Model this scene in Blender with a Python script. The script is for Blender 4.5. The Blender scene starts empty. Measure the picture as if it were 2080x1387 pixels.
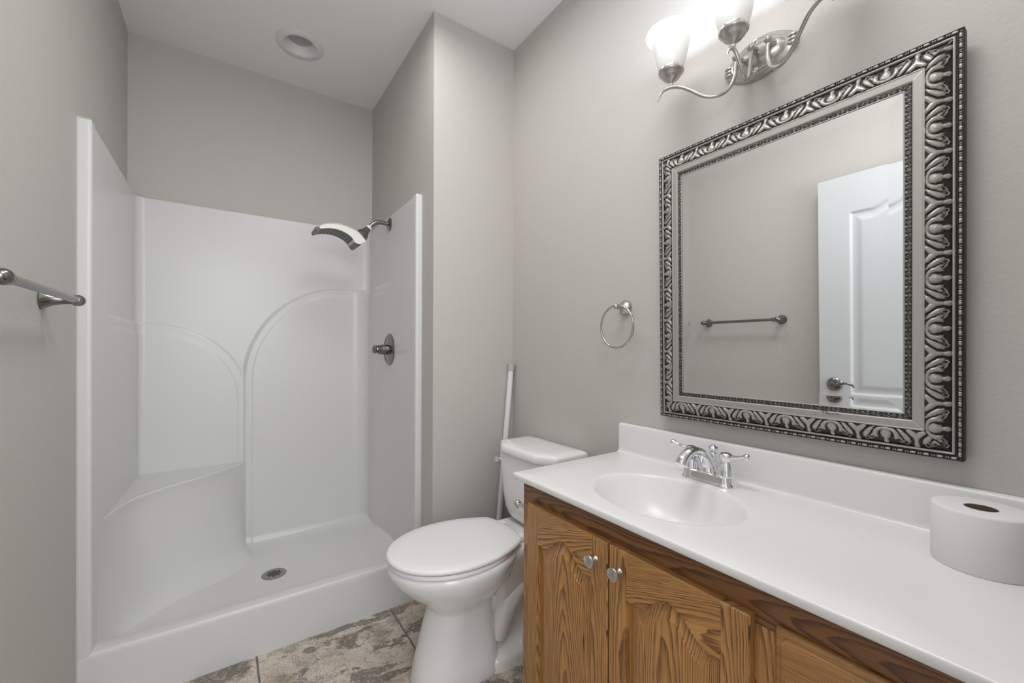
import bpy, bmesh, math, random
import numpy as np
from mathutils import Vector, Matrix
random.seed(7); rng = np.random.default_rng(7)
SC = bpy.context.scene
COL = SC.collection

# ------------------------------------------------------------------ camera, light, exposure
XL, XR, XS, YS, YB, YF, H = -.3965, 1.2199, .7772, 1.7589, 2.7235, 1.8942, 2.743
YFR = -.03                                  # inner face of the doorway wall behind the vanity
CAM_H = 1.2036
def setup_camera():
    y, p, r = [math.radians(a) for a in (34.6354, -.1152, .2177)]
    fw = Vector((math.sin(y)*math.cos(p), math.cos(y)*math.cos(p), math.sin(p)))
    rt = Vector((math.cos(y), -math.sin(y), 0)); up = rt.cross(fw)
    r2 = rt*math.cos(r) + up*math.sin(r); u2 = up*math.cos(r) - rt*math.sin(r)
    cd = bpy.data.cameras.new('camera'); cam = bpy.data.objects.new('camera', cd); COL.objects.link(cam)
    m = Matrix((r2, u2, -fw)).transposed().to_4x4(); m.translation = (0, 0, CAM_H)
    cam.matrix_world = m
    cd.sensor_width = 36; cd.sensor_fit = 'HORIZONTAL'; cd.lens = 840.945/2080*36
    cd.shift_y = 16.9168/2080; cd.clip_start = .01; cd.clip_end = 50
    SC.camera = cam
setup_camera()
SC.view_settings.view_transform = 'Standard'; SC.view_settings.look = 'None'
SC.view_settings.exposure = 0.1; SC.view_settings.gamma = 1; SC.view_settings.use_curve_mapping = False
W = bpy.data.worlds.new('world'); SC.world = W; W.use_nodes = True
W.node_tree.nodes['Background'].inputs[0].default_value = (.86, .93, 1, 1)
W.node_tree.nodes['Background'].inputs[1].default_value = 1.4
def area_light(name, loc, target, sx, sy, power, color=(1, 1, 1)):
    l = bpy.data.lights.new(name, 'AREA'); l.shape = 'RECTANGLE'; l.size = sx; l.size_y = sy
    l.energy = power; l.color = color
    o = bpy.data.objects.new(name, l); COL.objects.link(o); o.location = loc
    o.rotation_euler = (Vector(target)-Vector(loc)).to_track_quat('-Z', 'Y').to_euler()
    return o
HALL = area_light('hall_fill', (.12, -1.35, 1.80), (.25, 1.6, 1.35), 1.4, 1.5, 27, (.95, .975, 1))  # added soft fill behind the camera, coming in by the doorway
# added overhead fill out of the camera's view, not a known fixture
ROOM = area_light('overhead_fill', (.42, .52, H-.055), (.42, .52, 0), .62, .62, 11.6, (.985, .99, 1))
ROOM2 = area_light('toilet_side_fill', (.50, 1.42, H-.055), (.50, 1.42, 0), .35, .35, 4.6, (.985, .99, 1))  # second added overhead fill, towards the toilet and shower
# added upward fill, standing in for a flash bounced off the ceiling
BOUNCE = area_light('bounce_fill', (.05, -.02, 1.95), (.35, .75, H), .5, .5, 4.0, (.985, .99, 1))
BULB_POWER = 1.1
SHADE_GLOW = 1.0

# ------------------------------------------------------------------ helpers
MAT = {}
def pr(name, col, rough=.5, metal=0, coat=0, bump=None, spec=.5):
    m = bpy.data.materials.new(name); m.use_nodes = True; nt = m.node_tree
    b = nt.nodes['Principled BSDF']
    b.inputs['Base Color'].default_value = (*col, 1); b.inputs['Roughness'].default_value = rough
    b.inputs['Metallic'].default_value = metal; b.inputs['Coat Weight'].default_value = coat
    b.inputs['Coat Roughness'].default_value = .12 if coat > .1 else .25; b.inputs['Specular IOR Level'].default_value = spec
    if bump:
        sc, st, dist = bump
        tc = nt.nodes.new('ShaderNodeNewGeometry'); n = nt.nodes.new('ShaderNodeTexNoise')
        n.inputs['Scale'].default_value = sc; n.inputs['Detail'].default_value = 3; n.inputs['Roughness'].default_value = .55
        nt.links.new(tc.outputs['Position'], n.inputs['Vector'])
        bp = nt.nodes.new('ShaderNodeBump'); bp.inputs['Strength'].default_value = st; bp.inputs['Distance'].default_value = dist
        nt.links.new(n.outputs[0], bp.inputs['Height']); nt.links.new(bp.outputs[0], b.inputs['Normal'])
    MAT[name] = m
    return m
def N(nt, t, **kw):
    n = nt.nodes.new(t)
    for k, v in kw.items(): setattr(n, k, v)
    return n
def math_node(nt, op, a, b=None, c=None):
    n = nt.nodes.new('ShaderNodeMath'); n.operation = op
    for i, v in enumerate((a, b, c)):
        if v is None: continue
        if isinstance(v, (int, float)): n.inputs[i].default_value = v
        else: nt.links.new(v, n.inputs[i])
    return n.outputs[0]
def ramp(nt, fac, stops, interp='LINEAR'):
    n = nt.nodes.new('ShaderNodeValToRGB'); n.color_ramp.interpolation = interp
    e = n.color_ramp.elements
    while len(e) < len(stops): e.new(.5)
    for i, (p, c) in enumerate(stops):
        e[i].position = p; e[i].color = (*c, 1) if len(c) == 3 else c
    nt.links.new(fac, n.inputs[0]); return n.outputs[0]
def mix(nt, fac, a, b, mode='MIX'):
    n = nt.nodes.new('ShaderNodeMix'); n.data_type = 'RGBA'; n.blend_type = mode
    if isinstance(fac, (int, float)): n.inputs[0].default_value = fac
    else: nt.links.new(fac, n.inputs[0])
    for s, v in ((6, a), (7, b)):
        if isinstance(v, tuple): n.inputs[s].default_value = (*v, 1)
        else: nt.links.new(v, n.inputs[s])
    return n.outputs[2]

ORIG = {}
def thing(name, label, cat, loc=(0, 0, 0), group=None):
    o = bpy.data.objects.new(name, None); COL.objects.link(o); o.location = loc
    o.empty_display_size = .05
    o['label'] = label; o['category'] = cat
    if group: o['group'] = group
    ORIG[o.name] = Vector(loc); return o
def link(name, me, mat, parent=None, smooth=True, angle=35, label=None, kind=None):
    if mat is not None: me.materials.append(mat)
    o = bpy.data.objects.new(name, me); COL.objects.link(o)
    if parent is not None:
        org = ORIG[parent.name]; me.transform(Matrix.Translation(-org)); o.parent = parent; ORIG[o.name] = org
    else: ORIG[o.name] = Vector((0, 0, 0))
    if smooth:
        me.polygons.foreach_set('use_smooth', [True]*len(me.polygons))
        if angle: me.set_sharp_from_angle(angle=math.radians(angle))
    if label: o['label'] = label
    if kind: o['kind'] = kind
    return o
class MB:
    """collects shapes of ONE object"""
    def __init__(s): s.v = []; s.f = []
    def add(s, vs, fs):
        n = len(s.v); s.v += [tuple(map(float, v)) for v in vs]; s.f += [tuple(i+n for i in f) for f in fs]; return s
    def box(s, x0, x1, y0, y1, z0, z1, bev=0, seg=2):
        if bev <= 0:
            vs = [(x, y, z) for x in (x0, x1) for y in (y0, y1) for z in (z0, z1)]
            fs = [(0, 1, 3, 2), (4, 6, 7, 5), (0, 4, 5, 1), (2, 3, 7, 6), (0, 2, 6, 4), (1, 5, 7, 3)]
            return s.add(vs, fs)
        bm = bmesh.new(); bmesh.ops.create_cube(bm, size=1)
        for v in bm.verts:
            v.co = Vector(((x0+x1)/2+v.co.x*(x1-x0), (y0+y1)/2+v.co.y*(y1-y0), (z0+z1)/2+v.co.z*(z1-z0)))
        bmesh.ops.bevel(bm, geom=bm.edges[:], offset=bev, segments=seg, profile=.6, affect='EDGES')
        bm.verts.index_update()
        s.add([v.co for v in bm.verts], [[v.index for v in f.verts] for f in bm.faces]); bm.free(); return s
    def loft(s, rings, cap0=True, cap1=True, closed=True):
        n = len(rings[0]); vs = [p for r in rings for p in r]; fs = []
        for i in range(len(rings)-1):
            for j in range(n if closed else n-1):
                k = (j+1) % n; fs.append((i*n+j, i*n+k, (i+1)*n+k, (i+1)*n+j))
        if cap0: fs.append(tuple(range(n))[::-1])
        if cap1: fs.append(tuple((len(rings)-1)*n+j for j in range(n)))
        return s.add(vs, fs)
    def lathe(s, prof, o, d=(0, 0, 1), n=32, sx=1, sy=1, up=None, caps=True):
        d = Vector(d).normalized(); a = Vector(up) if up else (Vector((0, 0, 1)) if abs(d.z) < .9 else Vector((0, 1, 0)))
        u = (a - d*a.dot(d)).normalized(); w = d.cross(u); o = Vector(o)
        rings = [[o + d*h + u*(math.cos(2*math.pi*k/n)*r*sx) + w*(math.sin(2*math.pi*k/n)*r*sy) for k in range(n)] for r, h in prof]
        return s.loft(rings, caps and prof[0][0] > 1e-6, caps and prof[-1][0] > 1e-6)
    def tube(s, pts, rad, n=14, cap=True, flat=1):
        P = [Vector(p) for p in pts]; R = rad if isinstance(rad, (list, tuple)) else [rad]*len(P)
        t0 = (P[1]-P[0]).normalized(); a = Vector((0, 0, 1)) if abs(t0.z) < .8 else Vector((0, 1, 0))
        u = (a-t0*a.dot(t0)).normalized(); rings = []
        for i, p in enumerate(P):
            t = (P[min(i+1, len(P)-1)]-P[max(i-1, 0)]).normalized()
            u = (u-t*u.dot(t)).normalized(); w = t.cross(u)
            rings.append([p+u*(math.cos(2*math.pi*k/n)*R[i]*flat)+w*(math.sin(2*math.pi*k/n)*R[i]) for k in range(n)])
        return s.loft(rings, cap, cap)
    def sphere(s, c, rx, ry=None, rz=None, n=24):
        ry = ry or rx; rz = rz or rx; m = n//2
        rings = [[(c[0]+rx*math.sin(a)*math.cos(2*math.pi*k/n), c[1]+ry*math.sin(a)*math.sin(2*math.pi*k/n), c[2]-rz*math.cos(a)) for k in range(n)]
                 for a in [max(.02, min(math.pi-.02, math.pi*i/m)) for i in range(m+1)]]
        return s.loft(rings)
    def grid(s, pts, rows, cols):
        return s.add(pts, [(i*cols+j, i*cols+j+1, (i+1)*cols+j+1, (i+1)*cols+j) for i in range(rows-1) for j in range(cols-1)])
    def mark(s): s.cut = len(s.f); return s          # faces added after this take the second material
    def build(s, name, mat, parent=None, fix=True, mat2=None, **kw):
        me = bpy.data.meshes.new(name); me.from_pydata(s.v, [], s.f); me.update()
        if mat2 is not None:
            me.materials.append(mat); me.materials.append(mat2); mat = None
            me.polygons.foreach_set('material_index', [0]*s.cut+[1]*(len(s.f)-s.cut))
        if fix:
            bm = bmesh.new(); bm.from_mesh(me)
            bmesh.ops.recalc_face_normals(bm, faces=bm.faces[:]); bm.to_mesh(me); bm.free()
        return link(name, me, mat, parent, **kw)
def np_grid(name, P, mat, parent=None, attr=None, flip=False, **kw):
    """P: (rows, cols, 3) numpy"""
    r, c, _ = P.shape; idx = np.arange(r*c).reshape(r, c)
    q = np.stack([idx[:-1, :-1], idx[:-1, 1:], idx[1:, 1:], idx[1:, :-1]], -1).reshape(-1, 4)
    if flip: q = q[:, ::-1]
    me = bpy.data.meshes.new(name); me.vertices.add(r*c); me.vertices.foreach_set('co', P.reshape(-1).astype(np.float32))
    me.loops.add(q.size); me.loops.foreach_set('vertex_index', q.reshape(-1).astype(np.int32))
    me.polygons.add(len(q)); me.polygons.foreach_set('loop_start', np.arange(0, q.size, 4, dtype=np.int32))
    me.update(calc_edges=True)
    if attr is not None:
        a = me.attributes.new('relief', 'FLOAT', 'POINT'); a.data.foreach_set('value', attr.reshape(-1).astype(np.float32))
    return link(name, me, mat, parent, **kw)
def catmull(P, n=8):
    P = [Vector(p) for p in P]; Q = [P[0]*2-P[1]]+P+[P[-1]*2-P[-2]]; out = []
    for i in range(1, len(Q)-2):
        a, b, c, d = Q[i-1:i+3]
        for k in range(n):
            t = k/n; out.append(.5*((2*b)+(c-a)*t+(2*a-5*b+4*c-d)*t*t+(3*b-a-3*c+d)*t**3))
    out.append(P[-1]); return out
def sstep(a, b, x):
    t = np.clip((x-a)/(b-a), 0, 1); return t*t*(3-2*t)
def struct(name, mb, mat, **kw):
    o = mb.build(name, mat, None, kind='structure', **kw); return o

# ------------------------------------------------------------------ materials
paint = pr('greige_paint', (.545, .515, .484), .62, bump=(125, .42, .0019), spec=.35)
ceil_m = pr('ceiling_paint', (.86, .855, .84), .8, bump=(120, .3, .0012), spec=.3)
acryl = pr('white_acrylic', (.70, .695, .685), .33, coat=.08)
porc = pr('white_porcelain', (.88, .88, .875), .10, coat=.5)
seatp = pr('white_seat_plastic', (.87, .865, .86), .36)
marble = pr('white_cultured_marble', (.80, .79, .78), .27, coat=.1)
chrome = pr('chrome', (.86, .87, .89), .05, 1)
nickel = pr('brushed_nickel', (.55, .525, .50), .26, 1)
gun = pr('dark_brushed_nickel', (.25, .243, .235), .24, 1)
facem = pr('dark_grey_spray_face', (.12, .115, .11), .35, .6)
knobm = pr('satin_nickel', (.62, .60, .57), .3, 1)
plast = pr('white_plastic', (.80, .80, .80), .35)
cream = pr('cream_plastic', (.82, .79, .74), .3)
greycap = pr('grey_plastic_cap', (.50, .49, .47), .5)
doorp = pr('white_door_paint', (.62, .635, .65), .35)
glassm = pr('mirror_silver', (.93, .94, .935), .0, 1)
black = pr('black_hole', (.01, .01, .01), .8)
darkp = pr('black_frame_edge', (.018, .016, .014), .5)
ink = pr('dark_ink', (.10, .095, .085), .7)
tissue = pr('white_tissue', (.74, .74, .74), .95, bump=(500, .25, .0006), spec=.1)
card = pr('brown_cardboard', (.045, .022, .009), .9)
grey_lens = pr('frosted_lens', (.42, .41, .39), .5)
trimw = pr('white_trim', (.74, .735, .73), .45)
caulk = pr('caulk', (.62, .60, .58), .7)
stainl = pr('stainless_drain', (.36, .35, .33), .38, 1)

def make_oak(name, light, mid, dark):
    m = bpy.data.materials.new(name); m.use_nodes = True; nt = m.node_tree; b = nt.nodes['Principled BSDF']
    uv = N(nt, 'ShaderNodeUVMap'); uv.uv_map = 'grain'
    sp = N(nt, 'ShaderNodeSeparateXYZ'); nt.links.new(uv.outputs[0], sp.inputs[0]); U, V = sp.outputs[0], sp.outputs[1]
    def noise(su, sv, off, det=2, rough=.5):
        c = N(nt, 'ShaderNodeCombineXYZ'); nt.links.new(math_node(nt, 'MULTIPLY', U, su), c.inputs[0])
        nt.links.new(math_node(nt, 'MULTIPLY', V, sv), c.inputs[1]); c.inputs[2].default_value = off
        n = N(nt, 'ShaderNodeTexNoise'); n.inputs['Scale'].default_value = 1; n.inputs['Detail'].default_value = det
        n.inputs['Roughness'].default_value = rough; nt.links.new(c.outputs[0], n.inputs['Vector']); return n.outputs[0]
    n1 = noise(9, 2.2, 1.3, 1); n2 = noise(60, 14, 5.1, 2); n0 = noise(3, .9, 9.4, 1)
    uc = math_node(nt, 'ADD', U, math_node(nt, 'MULTIPLY', math_node(nt, 'SUBTRACT', n0, .5), .10))
    f = math_node(nt, 'MULTIPLY', math_node(nt, 'MULTIPLY', uc, uc), 1900)
    f = math_node(nt, 'ADD', f, math_node(nt, 'MULTIPLY', V, 9))
    f = math_node(nt, 'ADD', f, math_node(nt, 'MULTIPLY', n1, 7))
    f = math_node(nt, 'ADD', f, math_node(nt, 'MULTIPLY', n2, .8))
    fr = math_node(nt, 'FRACT', f)
    ring = ramp(nt, fr, [(0, (0, 0, 0)), (.45, (.12, .12, .12)), (.82, (.85, .85, .85)), (.93, (1, 1, 1)), (1, (0, 0, 0))])
    pores = noise(900, 14, 2.2, 2, .6)
    pore = ramp(nt, pores, [(.47, (0, 0, 0)), (.62, (1, 1, 1))])
    streak = noise(260, 5, 7.7, 2)
    col = mix(nt, ring, light, mid)
    a = math_node(nt, 'MULTIPLY', pore, math_node(nt, 'ADD', math_node(nt, 'MULTIPLY', ring, .85), .20))
    col = mix(nt, a, col, dark)
    tone = ramp(nt, streak, [(.3, (.80, .78, .75)), (.7, (1.12, 1.1, 1.08))])
    col = mix(nt, 1, col, tone, 'MULTIPLY')
    nt.links.new(col, b.inputs['Base Color'])
    b.inputs['Roughness'].default_value = .33; b.inputs['Coat Weight'].default_value = .25; b.inputs['Coat Roughness'].default_value = .2
    bp = N(nt, 'ShaderNodeBump'); bp.inputs['Strength'].default_value = .25; bp.inputs['Distance'].default_value = .0006; bp.invert = True
    nt.links.new(a, bp.inputs['Height']); nt.links.new(bp.outputs[0], b.inputs['Normal'])
    return m
oak = make_oak('golden_oak', (.54, .280, .092), (.29, .125, .036), (.042, .016, .005))
oak_rail = make_oak('shaded_oak', (.27, .115, .036), (.13, .05, .015), (.035, .013, .005))  # oak darkened in colour for the shade under the counter
def grain(o, along='Z', center=None, off=0.0, rot=0.0):
    """board UVs in metres: u across the grain, v along it"""
    me = o.data; org = ORIG[o.name]
    co = np.empty(len(me.vertices)*3, np.float32); me.vertices.foreach_get('co', co); co = co.reshape(-1, 3)+np.array(org)
    li = np.empty(len(me.loops), np.int32); me.loops.foreach_get('vertex_index', li)
    y, z, x = co[:, 1], co[:, 2], co[:, 0]
    if along == 'Z': u, v, c = y, z, (y.max()+y.min())/2
    else: u, v, c = z, y, (z.max()+z.min())/2
    if center is not None: c = center
    u = (u-c)+(x-x.min())*.7; v = v+off
    if rot: u, v = u*math.cos(rot)-v*math.sin(rot)*0+v*rot*.0+u*0+ (v-off-float(np.mean(v-off)))*rot, v
    uvl = me.uv_layers.new(name='grain'); uvl.data.foreach_set('uv', np.stack([u[li], v[li]], -1).reshape(-1).astype(np.float32))
    return o

def make_slate():
    m = bpy.data.materials.new('slate_look_tile'); m.use_nodes = True; nt = m.node_tree; b = nt.nodes['Principled BSDF']
    g = N(nt, 'ShaderNodeNewGeometry'); sp = N(nt, 'ShaderNodeSeparateXYZ'); nt.links.new(g.outputs['Position'], sp.inputs[0])
    def noise(s, det=5, rough=.6, dist=0, off=(0, 0, 0), st=(1, 1, 1)):
        mp = N(nt, 'ShaderNodeMapping'); mp.inputs['Location'].default_value = off; mp.inputs['Scale'].default_value = st
        mp.inputs['Rotation'].default_value = (0, 0, .5)
        nt.links.new(g.outputs['Position'], mp.inputs[0])
        n = N(nt, 'ShaderNodeTexNoise'); n.inputs['Scale'].default_value = s; n.inputs['Detail'].default_value = det
        n.inputs['Roughness'].default_value = rough; n.inputs['Distortion'].default_value = dist
        nt.links.new(mp.outputs[0], n.inputs['Vector']); return n.outputs[0]
    base = ramp(nt, noise(7, 8, .68, .3), [(.32, (.24, .21, .18)), (.42, (.45, .39, .33)), (.50, (.68, .60, .52)), (.62, (.60, .52, .44)), (.75, (.42, .36, .30))])
    fine = ramp(nt, noise(150, 5, .8), [(.36, (.60, .58, .56)), (.5, (1, 1, 1)), (.62, (1.12, 1.12, 1.12))])
    col = mix(nt, 1, base, fine, 'MULTIPLY')
    sp_ = ramp(nt, noise(210, 3, .7, 0, (4, 8, 0)), [(.50, (0, 0, 0)), (.56, (1, 1, 1))])
    zone = ramp(nt, noise(6.5, 6, .65, .5, (5.3, 2.2, 0)), [(.47, (0, 0, 0)), (.60, (1, 1, 1))])
    col = mix(nt, math_node(nt, 'MULTIPLY', math_node(nt, 'MULTIPLY', sp_, zone), .75), col, (.10, .088, .076))
    dk = ramp(nt, noise(4.2, 8, .62, .5, (3.1, 1.7, 0), (1, 1.9, 1)), [(.545, (0, 0, 0)), (.552, (1, 1, 1))])
    dk2 = ramp(nt, noise(75, 4, .75, 0, (8, 1, 0)), [(.36, (.25, .25, .25)), (.5, (1, 1, 1))])
    dm = math_node(nt, 'MULTIPLY', mix(nt, 1, dk, dk2, 'MULTIPLY'), .85)
    col = mix(nt, dm, col, (.155, .135, .115))
    ru = ramp(nt, noise(4.3, 6, .6, .6, (7.2, 4.4, 0)), [(.62, (0, 0, 0)), (.68, (1, 1, 1))])
    col = mix(nt, math_node(nt, 'MULTIPLY', ru, .5), col, (.42, .30, .18))
    cr = ramp(nt, noise(6, 5, .5, .7, (1.2, 9.4, 0)), [(.4955, (0, 0, 0)), (.5, (1, 1, 1)), (.5045, (0, 0, 0))])
    col = mix(nt, math_node(nt, 'MULTIPLY', cr, .8), col, (.07, .06, .05))
    def line(coord, origin, period, half):
        t = math_node(nt, 'FRACT', math_node(nt, 'DIVIDE', math_node(nt, 'SUBTRACT', coord, origin), period))
        t = math_node(nt, 'ABSOLUTE', math_node(nt, 'SUBTRACT', t, .5))
        return math_node(nt, 'GREATER_THAN', t, .5-half/period)
    wob = math_node(nt, 'MULTIPLY', math_node(nt, 'SUBTRACT', noise(25, 2), .5), .006)
    gx = line(math_node(nt, 'ADD', sp.outputs[0], wob), .101, .527, .0035)
    gy = line(math_node(nt, 'ADD', sp.outputs[1], wob), 1.395, .527, .0035)
    gr = math_node(nt, 'MAXIMUM', gx, gy)
    col = mix(nt, gr, col, (.15, .14, .14))
    nt.links.new(col, b.inputs['Base Color']); b.inputs['Roughness'].default_value = .55
    hgt = math_node(nt, 'SUBTRACT', noise(30, 6, .6, .5), math_node(nt, 'MULTIPLY', gr, 1.0))
    bp = N(nt, 'ShaderNodeBump'); bp.inputs['Strength'].default_value = .5; bp.inputs['Distance'].default_value = .003
    nt.links.new(hgt, bp.inputs['Height']); nt.links.new(bp.outputs[0], b.inputs['Normal'])
    return m
slate = make_slate()

def make_antique(name, lo, hi, tint=(.42, .40, .365), metal=.55, rough=.42):
    """antique silver leaf with a black wash lying in the low relief"""
    m = bpy.data.materials.new(name); m.use_nodes = True; nt = m.node_tree; b = nt.nodes['Principled BSDF']
    at = N(nt, 'ShaderNodeAttribute'); at.attribute_name = 'relief'
    g = N(nt, 'ShaderNodeNewGeometry'); n = N(nt, 'ShaderNodeTexNoise'); n.inputs['Scale'].default_value = 160; n.inputs['Detail'].default_value = 4
    nt.links.new(g.outputs['Position'], n.inputs['Vector'])
    f = math_node(nt, 'ADD', at.outputs['Fac'], math_node(nt, 'MULTIPLY', math_node(nt, 'SUBTRACT', n.outputs[0], .5), .75))
    msk = ramp(nt, f, [(lo, (0, 0, 0)), (hi, (1, 1, 1))])
    col = mix(nt, msk, (.016, .013, .011), tint)
    nt.links.new(col, b.inputs['Base Color']); b.inputs['Roughness'].default_value = rough
    nt.links.new(math_node(nt, 'MULTIPLY', msk, metal), b.inputs['Metallic'])
    return m
antique = make_antique('antique_silver_relief', .28, .78)
silver = pr('aged_silver_leaf', (.43, .42, .385), .42, .5, bump=(300, .1, .0005))

def make_shade():
    m = bpy.data.materials.new('frosted_lamp_glass'); m.use_nodes = True; nt = m.node_tree; b = nt.nodes['Principled BSDF']
    b.inputs['Base Color'].default_value = (.78, .775, .755, 1); b.inputs['Roughness'].default_value = .35
    b.inputs['Emission Color'].default_value = (1, .985, .96, 1)
    at = N(nt, 'ShaderNodeAttribute'); at.attribute_name = 'relief'      # glass glows more where the bulb sits behind it
    s = math_node(nt, 'MULTIPLY', at.outputs['Fac'], SHADE_GLOW)
    nt.links.new(s, b.inputs['Emission Strength'])
    return m
shade_m = make_shade()

# ------------------------------------------------------------------ room shell
T = .1
struct('floor', MB().box(XL-T, XR+T, -1.6, YB+T, -.1, 0), slate, smooth=False)
def build_ceiling():
    m = MB(); cx, cy, r, q = .308, 2.349, .0775, .13; n = 64
    x0, x1, y0, y1 = XL-T, XR+T, -1.6, YB+T
    def sq(a):
        c, s_ = math.cos(a), math.sin(a); k = q/max(abs(c), abs(s_)); return (cx+k*c, cy+k*s_, H)
    A = [2*math.pi*(k+.5)/n+math.pi/4 for k in range(n)] if False else [2*math.pi*k/n for k in range(n)]
    m.loft([[(cx+r*math.cos(a), cy+r*math.sin(a), H) for a in A], [sq(a) for a in A]], False, False)
    def quad(a, b, c, d): m.add([(a, c, H), (b, c, H), (b, d, H), (a, d, H)], [(0, 1, 2, 3)])
    quad(x0, cx-q, y0, y1); quad(cx+q, x1, y0, y1); quad(cx-q, cx+q, y0, cy-q); quad(cx-q, cx+q, cy+q, y1)
    m.box(x0, x1, y0, y1, H+.06, H+.16)
    struct('ceiling', m, ceil_m, smooth=False, fix=False)
build_ceiling()
struct('wall_left', MB().box(XL-T, XL, -1.6, YB+T, 0, H), paint, smooth=False)
struct('wall_right', MB().box(XR, XR+T, YFR-.12, YB+T, 0, H), paint, smooth=False)
struct('wall_back', MB().box(XL, XR, YB, YB+T, 0, H), paint, smooth=False)
struct('wall_partition', MB().box(XS, XR, YS, YB, 0, H), paint, smooth=False)
struct('wall_front', MB().box(.50, XR, YFR-.12, YFR, 0, H).box(XL, -.335, YFR-.12, YFR, 0, H).box(-.335, .50, YFR-.12, YFR, 2.10, H), paint, smooth=False)

# ------------------------------------------------------------------ open white door along the left wall (seen in the mirror)
def build_door():
    x0, x1 = -.357, -.32; y0, y1 = .095, .911; z0, z1 = .012, 2.057
    ys = np.linspace(y0, y1, 172); zs = np.linspace(z0, z1, 430); Y, Z = np.meshgrid(ys, zs)
    def arch_top(y):
        t = np.clip((y-.24)/(.774-.24), 0, 1); s = np.abs(t-.5)*2
        hump = np.where(s > .66, 0, .5+.5*np.cos(np.pi*np.clip(s/.66, 0, 1)))
        return 1.865+.012*(s > .66)*0+.085*hump**.8+.02*(s < .66)*0
    def profile(d):   # d: distance inside the panel outline, moulded groove then raised field
        return np.where(d <= 0, 0, np.where(d < .012, -.009*sstep(0, .012, d), np.where(d < .022, -.009, -.009+.007*sstep(.022, .055, d))))
    d1 = np.minimum(np.minimum(Y-.24, .774-Y), np.minimum(Z-.916, (arch_top(Y)-Z)*.92))
    d2 = np.minimum(np.minimum(Y-.24, .774-Y), np.minimum(Z-.22, .80-Z))
    X = x1+profile(np.maximum(d1, d2))
    P = np.stack([X, Y, Z], -1)
    o = np_grid('door_1', P, doorp, None, kind='structure', angle=50)
    bm = bmesh.new(); bm.from_mesh(o.data)
    bm.normal_update()
    if sum(f.normal.x for f in bm.faces) < 0: bmesh.ops.reverse_faces(bm, faces=bm.faces[:])
    vs = [bm.verts.new(v) for v in [(x0, y0, z0), (x0, y1, z0), (x0, y1, z1), (x0, y0, z1), (x1, y0, z0), (x1, y1, z0), (x1, y1, z1), (x1, y0, z1)]]
    for f in ((0, 3, 2, 1), (0, 1, 5, 4), (1, 2, 6, 5), (2, 3, 7, 6), (3, 0, 4, 7)): bm.faces.new([vs[i] for i in f])
    bm.to_mesh(o.data); bm.free()
    hy, hz = .842, .967
    h = MB().lathe([(.036, 0), (.036, .004), (.031, .010), (.018, .014), (.0, .0145)], (x1, hy, hz), (1, 0, 0))
    h.lathe([(.013, .010), (.012, .035), (.016, .045), (.012, .052), (0, .054)], (x1, hy, hz), (1, 0, 0))
    h.tube(catmull([(x1+.045, hy, hz), (x1+.05, hy-.03, hz+.004), (x1+.05, hy-.06, hz+.012), (x1+.048, hy-.088, hz+.004), (x1+.046, hy-.097, hz-.008)]), [.008]*8+[.007]*8+[.006]*8+[.005]*8+[.006], flat=1)
    h.build('door_handle', gun, o)
    return o
build_door()

# ------------------------------------------------------------------ shower surround
XLI, YBI, XRI = XL+.035, YB-.03, XS-.03     # inner faces
ZT = 1.942
def surround_path(R, RL=.035):
    P, Nn, tag = [], [], []
    def seg(a, b, n, nrm, t, end=False):
        for k in range(n+(1 if end else 0)):
            q = k/n; P.append((a[0]+(b[0]-a[0])*q, a[1]+(b[1]-a[1])*q)); Nn.append(nrm); tag.append(t)
    def arc(c, r, a0, a1, n, t, sgn=-1):
        for k in range(n):
            a = a0+(a1-a0)*k/n; P.append((c[0]+r*math.cos(a), c[1]+r*math.sin(a))); Nn.append((sgn*math.cos(a), sgn*math.sin(a))); tag.append(t)
    pi = math.pi; r0 = .010
    seg((XL+.001, YF), (XLI-r0, YF), 4, (0, -1), 0)
    arc((XLI-r0, YF+r0), r0, -pi/2, 0, 6, 0, 1)
    seg((XLI, YF+r0), (XLI, YBI-RL), 60, (1, 0), 1)
    arc((XLI+RL, YBI-RL), RL, pi, pi/2, 12, 2)
    seg((XLI+RL, YBI), (XRI-R, YBI), 210, (0, -1), 2)
    arc((XRI-R, YBI-R), R, pi/2, 0, 16, 3)
    seg((XRI, YBI-R), (XRI, YF+r0), 60, (-1, 0), 4)
    arc((XRI+r0, YF+r0), r0, pi, 3*pi/2, 6, 0, 1)
    seg((XRI+r0, YF), (XS-.001, YF), 4, (0, -1), 0, True)
    return np.array(P), np.array(Nn), np.array(tag)
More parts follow.
